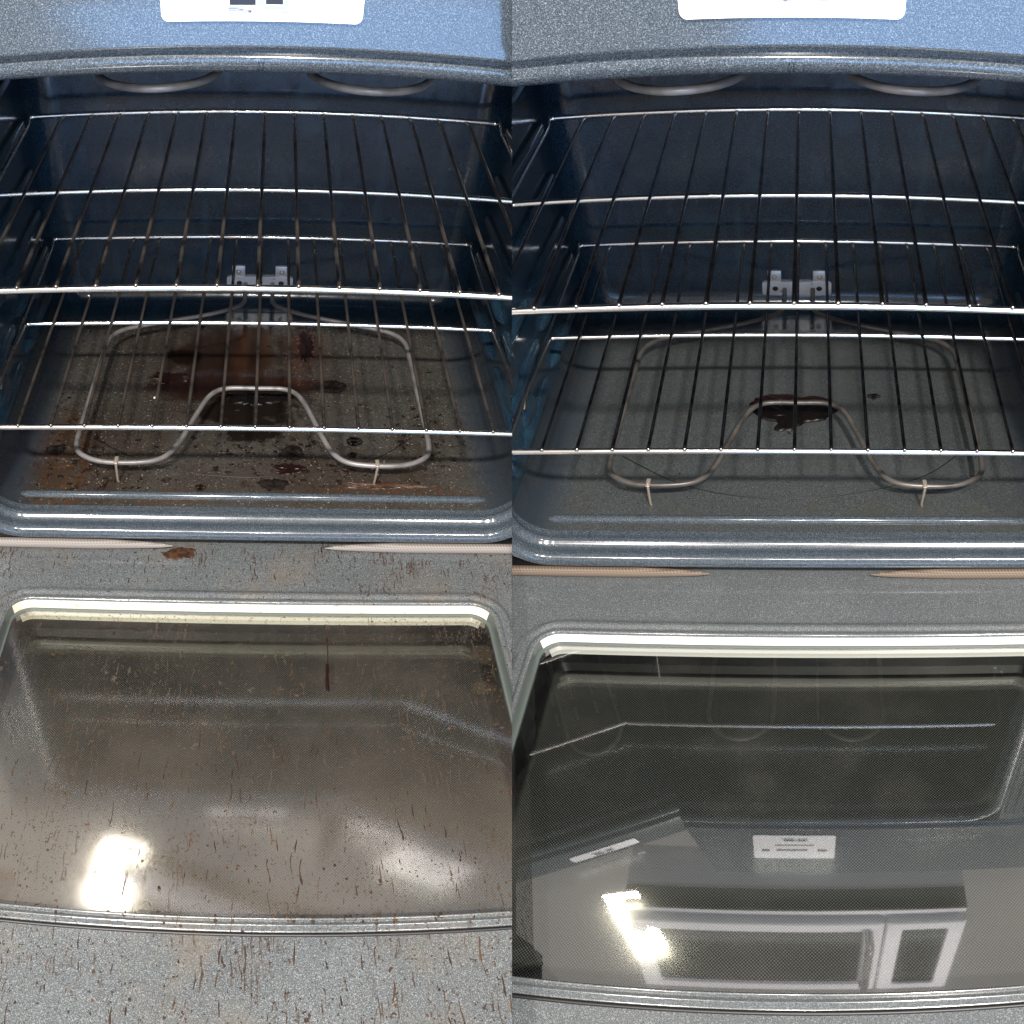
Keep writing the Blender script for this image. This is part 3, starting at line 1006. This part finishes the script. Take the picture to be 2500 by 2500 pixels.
def patch(side, name, pts, h, mat, label, cat, z=OZ0, group=None, seed=1, jag=0.25, on_door=False, n=72):
    """a baked-on blot: an irregular outline with a crusty, domed top"""
    set_side(side)
    rnd = random.Random(seed)
    lob = [(f, 0.55 / f ** 0.4 * rnd.uniform(0.5, 1), rnd.uniform(0, 6.28)) for f in (3, 5, 8, 13, 21)]
    P = [Vector((x, y, 0)) for x, y in pts]
    c = sum(P, Vector()) / len(P)
    ring_ = spline(P + [P[0]], max(2, n // len(P)))[:-1]
    out = []
    for i, p in enumerate(ring_):
        th = 2 * math.pi * i / len(ring_)
        k = 1 + jag * 0.7 * (rnd.random() - 0.5) + jag * sum(a * math.sin(f * th + ph) for f, a, ph in lob)
        out.append(c + (p - c) * k)
    bm = bmesh.new()
    rows = []
    for s, hh in ((1.0, 0.0), (0.97, 0.55), (0.85, 0.8), (0.65, 0.9), (0.4, 0.8), (0.18, 0.85)):
        row = []
        for i, p in enumerate(out):
            q = c + (p - c) * s
            q.z = h * hh * (0.75 + 0.5 * rnd.random()) if hh else 0.0
            row.append(q)
        rows.append(row)

    def place(q):
        if on_door:
            return dp(q.x, q.y, q.z + 0.0003)
        return Vector((q.x, q.y, z + q.z + 0.0003))
    loops = [[place(q) for q in row] for row in rows]
    vs = loft(bm, loops)
    bm.faces.new(vs[-1])
    org = place(Vector((c.x, c.y, 0)))
    return solo(name, bm, mat, org, label, cat, group)


def lump(side, x, y, s, mat, label, cat, seed, name='charred_crumb', group=None):
    set_side(side)
    rnd = random.Random(seed)
    bm = bmesh.new()
    bmesh.ops.create_icosphere(bm, subdivisions=2, radius=s)
    for v in bm.verts:
        k = 1 + 0.35 * (rnd.random() - 0.5)
        v.co = Vector((v.co.x * k * 1.2, v.co.y * k, max(v.co.z * k * 0.55, -s * 0.2)))
    bmesh.ops.translate(bm, verts=bm.verts, vec=(x, y, OZ0 + s * 0.2))
    return solo(name, bm, mat, (x, y, OZ0), label, cat, group)


def microwave(side):
    set_side(side)
    lab = 'white framed microwave over the right oven, mirrored in its clean door glass'
    CTX['trim'] = False
    y0, z0, w = 0.06, (0.80 if side == 0 else 1.0), 0.355
    z1 = z0 + 0.44
    mw = thing('microwave', (0, y0 + 0.17, z0), lab, 'microwave')
    bm = bmesh.new()
    box(bm, (-w, y0 + 0.004, z0), (w, y0 + 0.15, z1), 0.004)
    part('body', bm, 'steel', mw, 30)
    bm = bmesh.new()
    box(bm, (-w + 0.002, y0 + 0.002, z0 - 0.006), (w - 0.002, y0 + 0.05, z0 - 0.0005), 0.001)
    part('vent_strip', bm, 'black', mw, 30)
    bm = bmesh.new()                    # door frame
    xr = 0.185
    lo = [[(x, y, z) for x, z in rrect(-w + a, xr - a, z0 + 0.03 + a, z1 - a, 0.006)] for a, y in ((0, y0 + 0.005), (0.0, y0 - 0.012), (0.003, y0 - 0.015), (0.040, y0 - 0.015), (0.044, y0 - 0.008))]
    loft(bm, lo)
    dr = part('door', bm, 'steel', mw, 40)
    bm = bmesh.new()
    bm.faces.new([bm.verts.new((x, y0 - 0.009, z)) for x, z in rrect(-w + 0.042, xr - 0.042, z0 + 0.072, z1 - 0.042, 0.006)])
    part('window', bm, 'blackglass', dr, 30)
    bm = bmesh.new()
    tube(bm, round_path([(xr - 0.03, y0 - 0.014, z0 + 0.07), (xr - 0.03, y0 - 0.05, z0 + 0.08), (xr - 0.03, y0 - 0.05, z1 - 0.06), (xr - 0.03, y0 - 0.014, z1 - 0.05)], 0.02), 0.009, 12)
    part('handle', bm, 'handle', dr, 60)
    bm = bmesh.new()
    lo = [[(x, y, z) for x, z in rrect(xr + 0.004 + a, w - a, z0 + 0.03 + a, z1 - a, 0.006)] for a, y in ((0, y0 + 0.005), (0.0, y0 - 0.012), (0.003, y0 - 0.015), (0.034, y0 - 0.015), (0.036, y0 - 0.010))]
    loft(bm, lo)
    cp = part('control_panel', bm, 'steel', mw, 40)
    bm = bmesh.new()
    bm.faces.new([bm.verts.new((x, y0 - 0.0105, z)) for x, z in rrect(xr + 0.038, w - 0.034, z0 + 0.064, z1 - 0.034, 0.004)])
    part('keypad', bm, 'blackglass', cp, 30)
    CTX['trim'] = True


# ------------------------------------------------------------------ the scene
for sd in (0, 1):
    build_oven(sd)
microwave(1)

make_rack(0, 0.182, 0.0, True, 'upper wire rack of the greasy left oven, nearest its broil element')
make_rack(0, 0.0, 0.006, True, 'lower wire rack of the greasy left oven, just above its bake element')
make_rack(1, 0.182, 0.0, False, 'upper wire rack of the clean right oven, nearest its broil element')
make_rack(1, 0.0, 0.006, False, 'lower wire rack of the clean right oven, just above its bake element')

# the black puddles under the front dip of each bake element
patch(1, 'burnt_spill', [(-0.054, 0.220), (-0.048, 0.204), (-0.022, 0.194), (-0.026, 0.182), (-0.008, 0.177), (0.004, 0.187), (0.020, 0.196), (0.034, 0.202), (0.048, 0.220), (0.042, 0.232), (0.0, 0.236), (-0.040, 0.234)], 0.0035,
      'burnt', 'glossy black burnt puddle on the floor of the clean right oven', 'burnt spill', seed=3, jag=0.16)
patch(1, 'grease_stain', [(-0.060, 0.236), (-0.050, 0.228), (0.0, 0.234), (0.044, 0.229), (0.040, 0.240), (0.024, 0.250), (0.010, 0.246), (-0.012, 0.254), (-0.036, 0.252), (-0.050, 0.243)], 0.0018,
      'redgrease', 'dark red grease edge behind the black puddle in the right oven', 'grease stain', seed=5, jag=0.14)
patch(1, 'burnt_fleck', [(0.088, 0.248), (0.096, 0.244), (0.104, 0.249), (0.098, 0.256), (0.090, 0.253)], 0.002,
      'burnt', 'small black fleck right of the puddle in the right oven', 'burnt fleck', seed=6)
patch(0, 'burnt_spill', [(-0.045, 0.224), (-0.030, 0.206), (-0.010, 0.196), (0.010, 0.200), (0.036, 0.210), (0.046, 0.226), (0.030, 0.221), (0.0, 0.224), (-0.024, 0.222)], 0.004,
      'burnt', 'shiny black burnt crust under the front dip of the left bake element', 'burnt spill', seed=8, jag=0.2)
def crust(x, y, rx, ry, h, mat, txt, cat, name, seed, jag=0.24):
    ring0 = [(x + rx * math.cos(k * math.pi / 5), y + ry * math.sin(k * math.pi / 5)) for k in range(10)]
    return patch(0, name, ring0, h, mat, txt, cat, seed=seed, jag=jag, n=120)


crust(0.044, 0.100, 0.013, 0.013, 0.0045, 'char', 'round charred crust on the left oven floor between the two pins', 'burnt crust', 'burnt_crust', 21)
crust(0.040, 0.070, 0.019, 0.010, 0.0012, 'redgrease', 'dark red smear just in front of the round charred crust', 'grease stain', 'grease_stain', 22)
crust(0.022, 0.041, 0.017, 0.010, 0.0022, 'char', 'flaky black crust just behind the ridge at the middle of the left oven floor', 'burnt crust', 'burnt_crust', 23)
crust(0.095, 0.243, 0.020, 0.013, 0.0050, 'char', 'crusty charred lump inside the right half of the left bake element', 'burnt crust', 'burnt_crust', 24)
crust(-0.2434, 0.102, 0.011, 0.009, 0.0035, 'char', 'charred patch by the left wall of the greasy oven', 'burnt crust', 'burnt_crust', 25)
crust(0.1199, 0.1244, 0.0095, 0.008, 0.0045, 'burnt', 'shiny black blister inside the right loop of the left bake element', 'burnt crust', 'burnt_crust', 26, 0.25)
crust(0.1162, 0.098, 0.0052, 0.0045, 0.003, 'burnt', 'tiny black blister just in front of the shiny one in the left oven', 'burnt crust', 'burnt_crust', 27, 0.25)
crust(-0.0623, 0.033, 0.006, 0.006, 0.0012, 'redgrease', 'small round red brown spot behind the ridge of the left oven floor', 'grease stain', 'grease_stain', 28, 0.3)
crust(0.150, 0.041, 0.045, 0.006, 0.0012, 'browngrease', 'long brown crust behind the ridge near the right pin of the left oven', 'grease stain', 'grease_stain', 29, 0.6)
crust(0.064, 0.345, 0.010, 0.035, 0.0008, 'redgrease', 'narrow red brown streak at the back right of the left oven floor', 'grease stain', 'grease_stain', 30, 0.6)
crust(-0.118, 0.262, 0.024, 0.012, 0.0010, 'redgrease', 'red brown smear left of the middle on the left oven floor', 'grease stain', 'grease_stain', 31, 0.6)
# loose burnt crumbs, too many and too small to count
set_side(0)
bm = bmesh.new()
rnd = random.Random(17)
for k in range(420):
    zone = rnd.random()
    if zone < 0.4:
        cx, cy = rnd.gauss(0.03, 0.07), abs(rnd.gauss(0.07, 0.035)) + 0.03
    elif zone < 0.7:
        cx, cy = rnd.gauss(-0.22, 0.035), rnd.uniform(0.03, 0.24)
    else:
        cx, cy = rnd.uniform(-0.26, 0.26), rnd.uniform(0.03, 0.40)
    if abs(cx) > 0.265:
        continue
    s = 0.0005 + 0.0021 * rnd.random() ** 3
    res = bmesh.ops.create_icosphere(bm, subdivisions=1, radius=s)
    ax, ay = rnd.uniform(0.8, 2.2), rnd.uniform(0.7, 1.5)
    for v in res['verts']:
        q = v.co * rnd.uniform(0.7, 1.3)
        v.co = Vector((cx + q.x * ax, cy + q.y * ay, OZ0 + 0.0002 + max(q.z * 0.5, -0.0004)))
cr = solo('burnt_crumbs', bm, 'char', (0, 0.15, OZ0), 'fine burnt crumbs scattered over the greasy left oven floor', 'crumbs')
cr['kind'] = 'stuff'
lump(0, -0.1316, 0.2147, 0.0028, 'crumb', 'single white crumb on the greasy left oven floor', 'crumb', 40, 'white_crumb')
patch(0, 'grease_stain', [(-0.099, 0.000), (-0.084, -0.008), (-0.066, -0.006), (-0.064, 0.004), (-0.078, 0.012), (-0.094, 0.012)], 0.0009,
      'browngrease', 'brown crusted stain on the left door just below the frame', 'grease stain', z=0, seed=11, on_door=True)
set_side(0)
bm = bmesh.new()
rnd = random.Random(4)
for k in range(26):
    s = k / 25
    v = 0.098 + s * 0.088
    r = 0.0007 + (0.0012 if s > 0.62 else 0.0) + rnd.random() * 0.0007
    ball(bm, dp(0.0785 + math.sin(s * 5) * 0.001, v, -0.0153), r, (1, 1.7, 0.5), 8, 5)
solo('dried_drip', bm, 'redgrease', dp(0.0785, 0.14, -0.0155), 'long dark red dried drip on the greasy left window glass', 'drip')

# dried runs and spatter on the greasy door, too many to count
rnd = random.Random(23)
bm = bmesh.new()


def run_down(x, v, ln, w, h):
    """a run of grease: thin at the start, wavering, with a bead where it dried"""
    n = max(4, int(ln / 0.003))
    ph, wob = rnd.uniform(0, 6.28), rnd.uniform(0.0003, 0.0016)
    rows = []
    for k in range(n + 1):
        s = k / n
        ww = w * (0.45 + 0.35 * s + 0.55 * max(0.0, s - 0.75) * 3) * rnd.uniform(0.65, 1.35)
        if k in (0, n):
            ww *= 0.25
        cx = x + wob * math.sin(ph + s * ln * 190)
        vv = v + s * ln
        rows.append([dp(cx - ww, vv, h), dp(cx - ww * 0.4, vv, h + 0.0003), dp(cx + ww * 0.4, vv, h + 0.0003), dp(cx + ww, vv, h)])
    loft(bm, rows, closed=False)


def fleck(x, v, r, h):
    ring_ = [dp(x + r * math.cos(a) * rnd.uniform(0.6, 1.3), v + r * math.sin(a) * rnd.uniform(0.7, 1.7), h) for a in (k * math.pi / 3.5 for k in range(7))]
    c = bm.verts.new(dp(x, v, h + r * 0.3))
    vs = [bm.verts.new(q) for q in ring_]
    for i in range(7):
        bm.faces.new((vs[i], vs[(i + 1) % 7], c))


G = -0.0154
for k in range(270):                       # over the glass
    x, v = rnd.uniform(-0.245, 0.245), 0.10 + 0.30 * rnd.random() ** 0.6
    run_down(x, v, min(0.003 + 0.022 * rnd.random() ** 2.4, 0.412 - v), rnd.uniform(0.0003, 0.0008), G)
for k in range(120):                       # outer strip of the door
    x, v = rnd.triangular(-0.30, 0.30, 0.10), 0.437 + 0.09 * rnd.random()
    run_down(x, v, 0.003 + 0.020 * rnd.random() ** 2, rnd.uniform(0.0004, 0.0010), 0.0002)
for k in range(75):                        # strip next to the oven
    x, v = rnd.uniform(-0.30, 0.30), -0.018 + 0.066 * rnd.random()
    run_down(x, v, min(0.003 + 0.014 * rnd.random() ** 2, 0.052 - v), rnd.uniform(0.0004, 0.0010), 0.0002)
for k in range(1300):
    z = rnd.random()
    r = 0.00025 + 0.0011 * rnd.random() ** 4
    if z < 0.62:
        fleck(rnd.uniform(-0.248, 0.248), rnd.uniform(0.095, 0.412), r, G)
    elif z < 0.82:
        fleck(rnd.uniform(-0.32, 0.32), rnd.uniform(0.437, 0.54), r, 0.0002)
    else:
        fleck(rnd.uniform(-0.32, 0.32), rnd.uniform(-0.02, 0.053), r, 0.0002)
for k in range(26):                        # grease caught along the outer lip of the window
    x = rnd.triangular(-0.24, 0.25, 0.08)
    run_down(x, 0.419, rnd.uniform(0.003, 0.008), rnd.uniform(0.0008, 0.0030), 0.0016)
gr = solo('grease_runs', bm, 'runs', dp(0, 0.25, 0), 'dried brown runs and spatter all over the greasy left door', 'grease runs')
gr['kind'] = 'stuff'
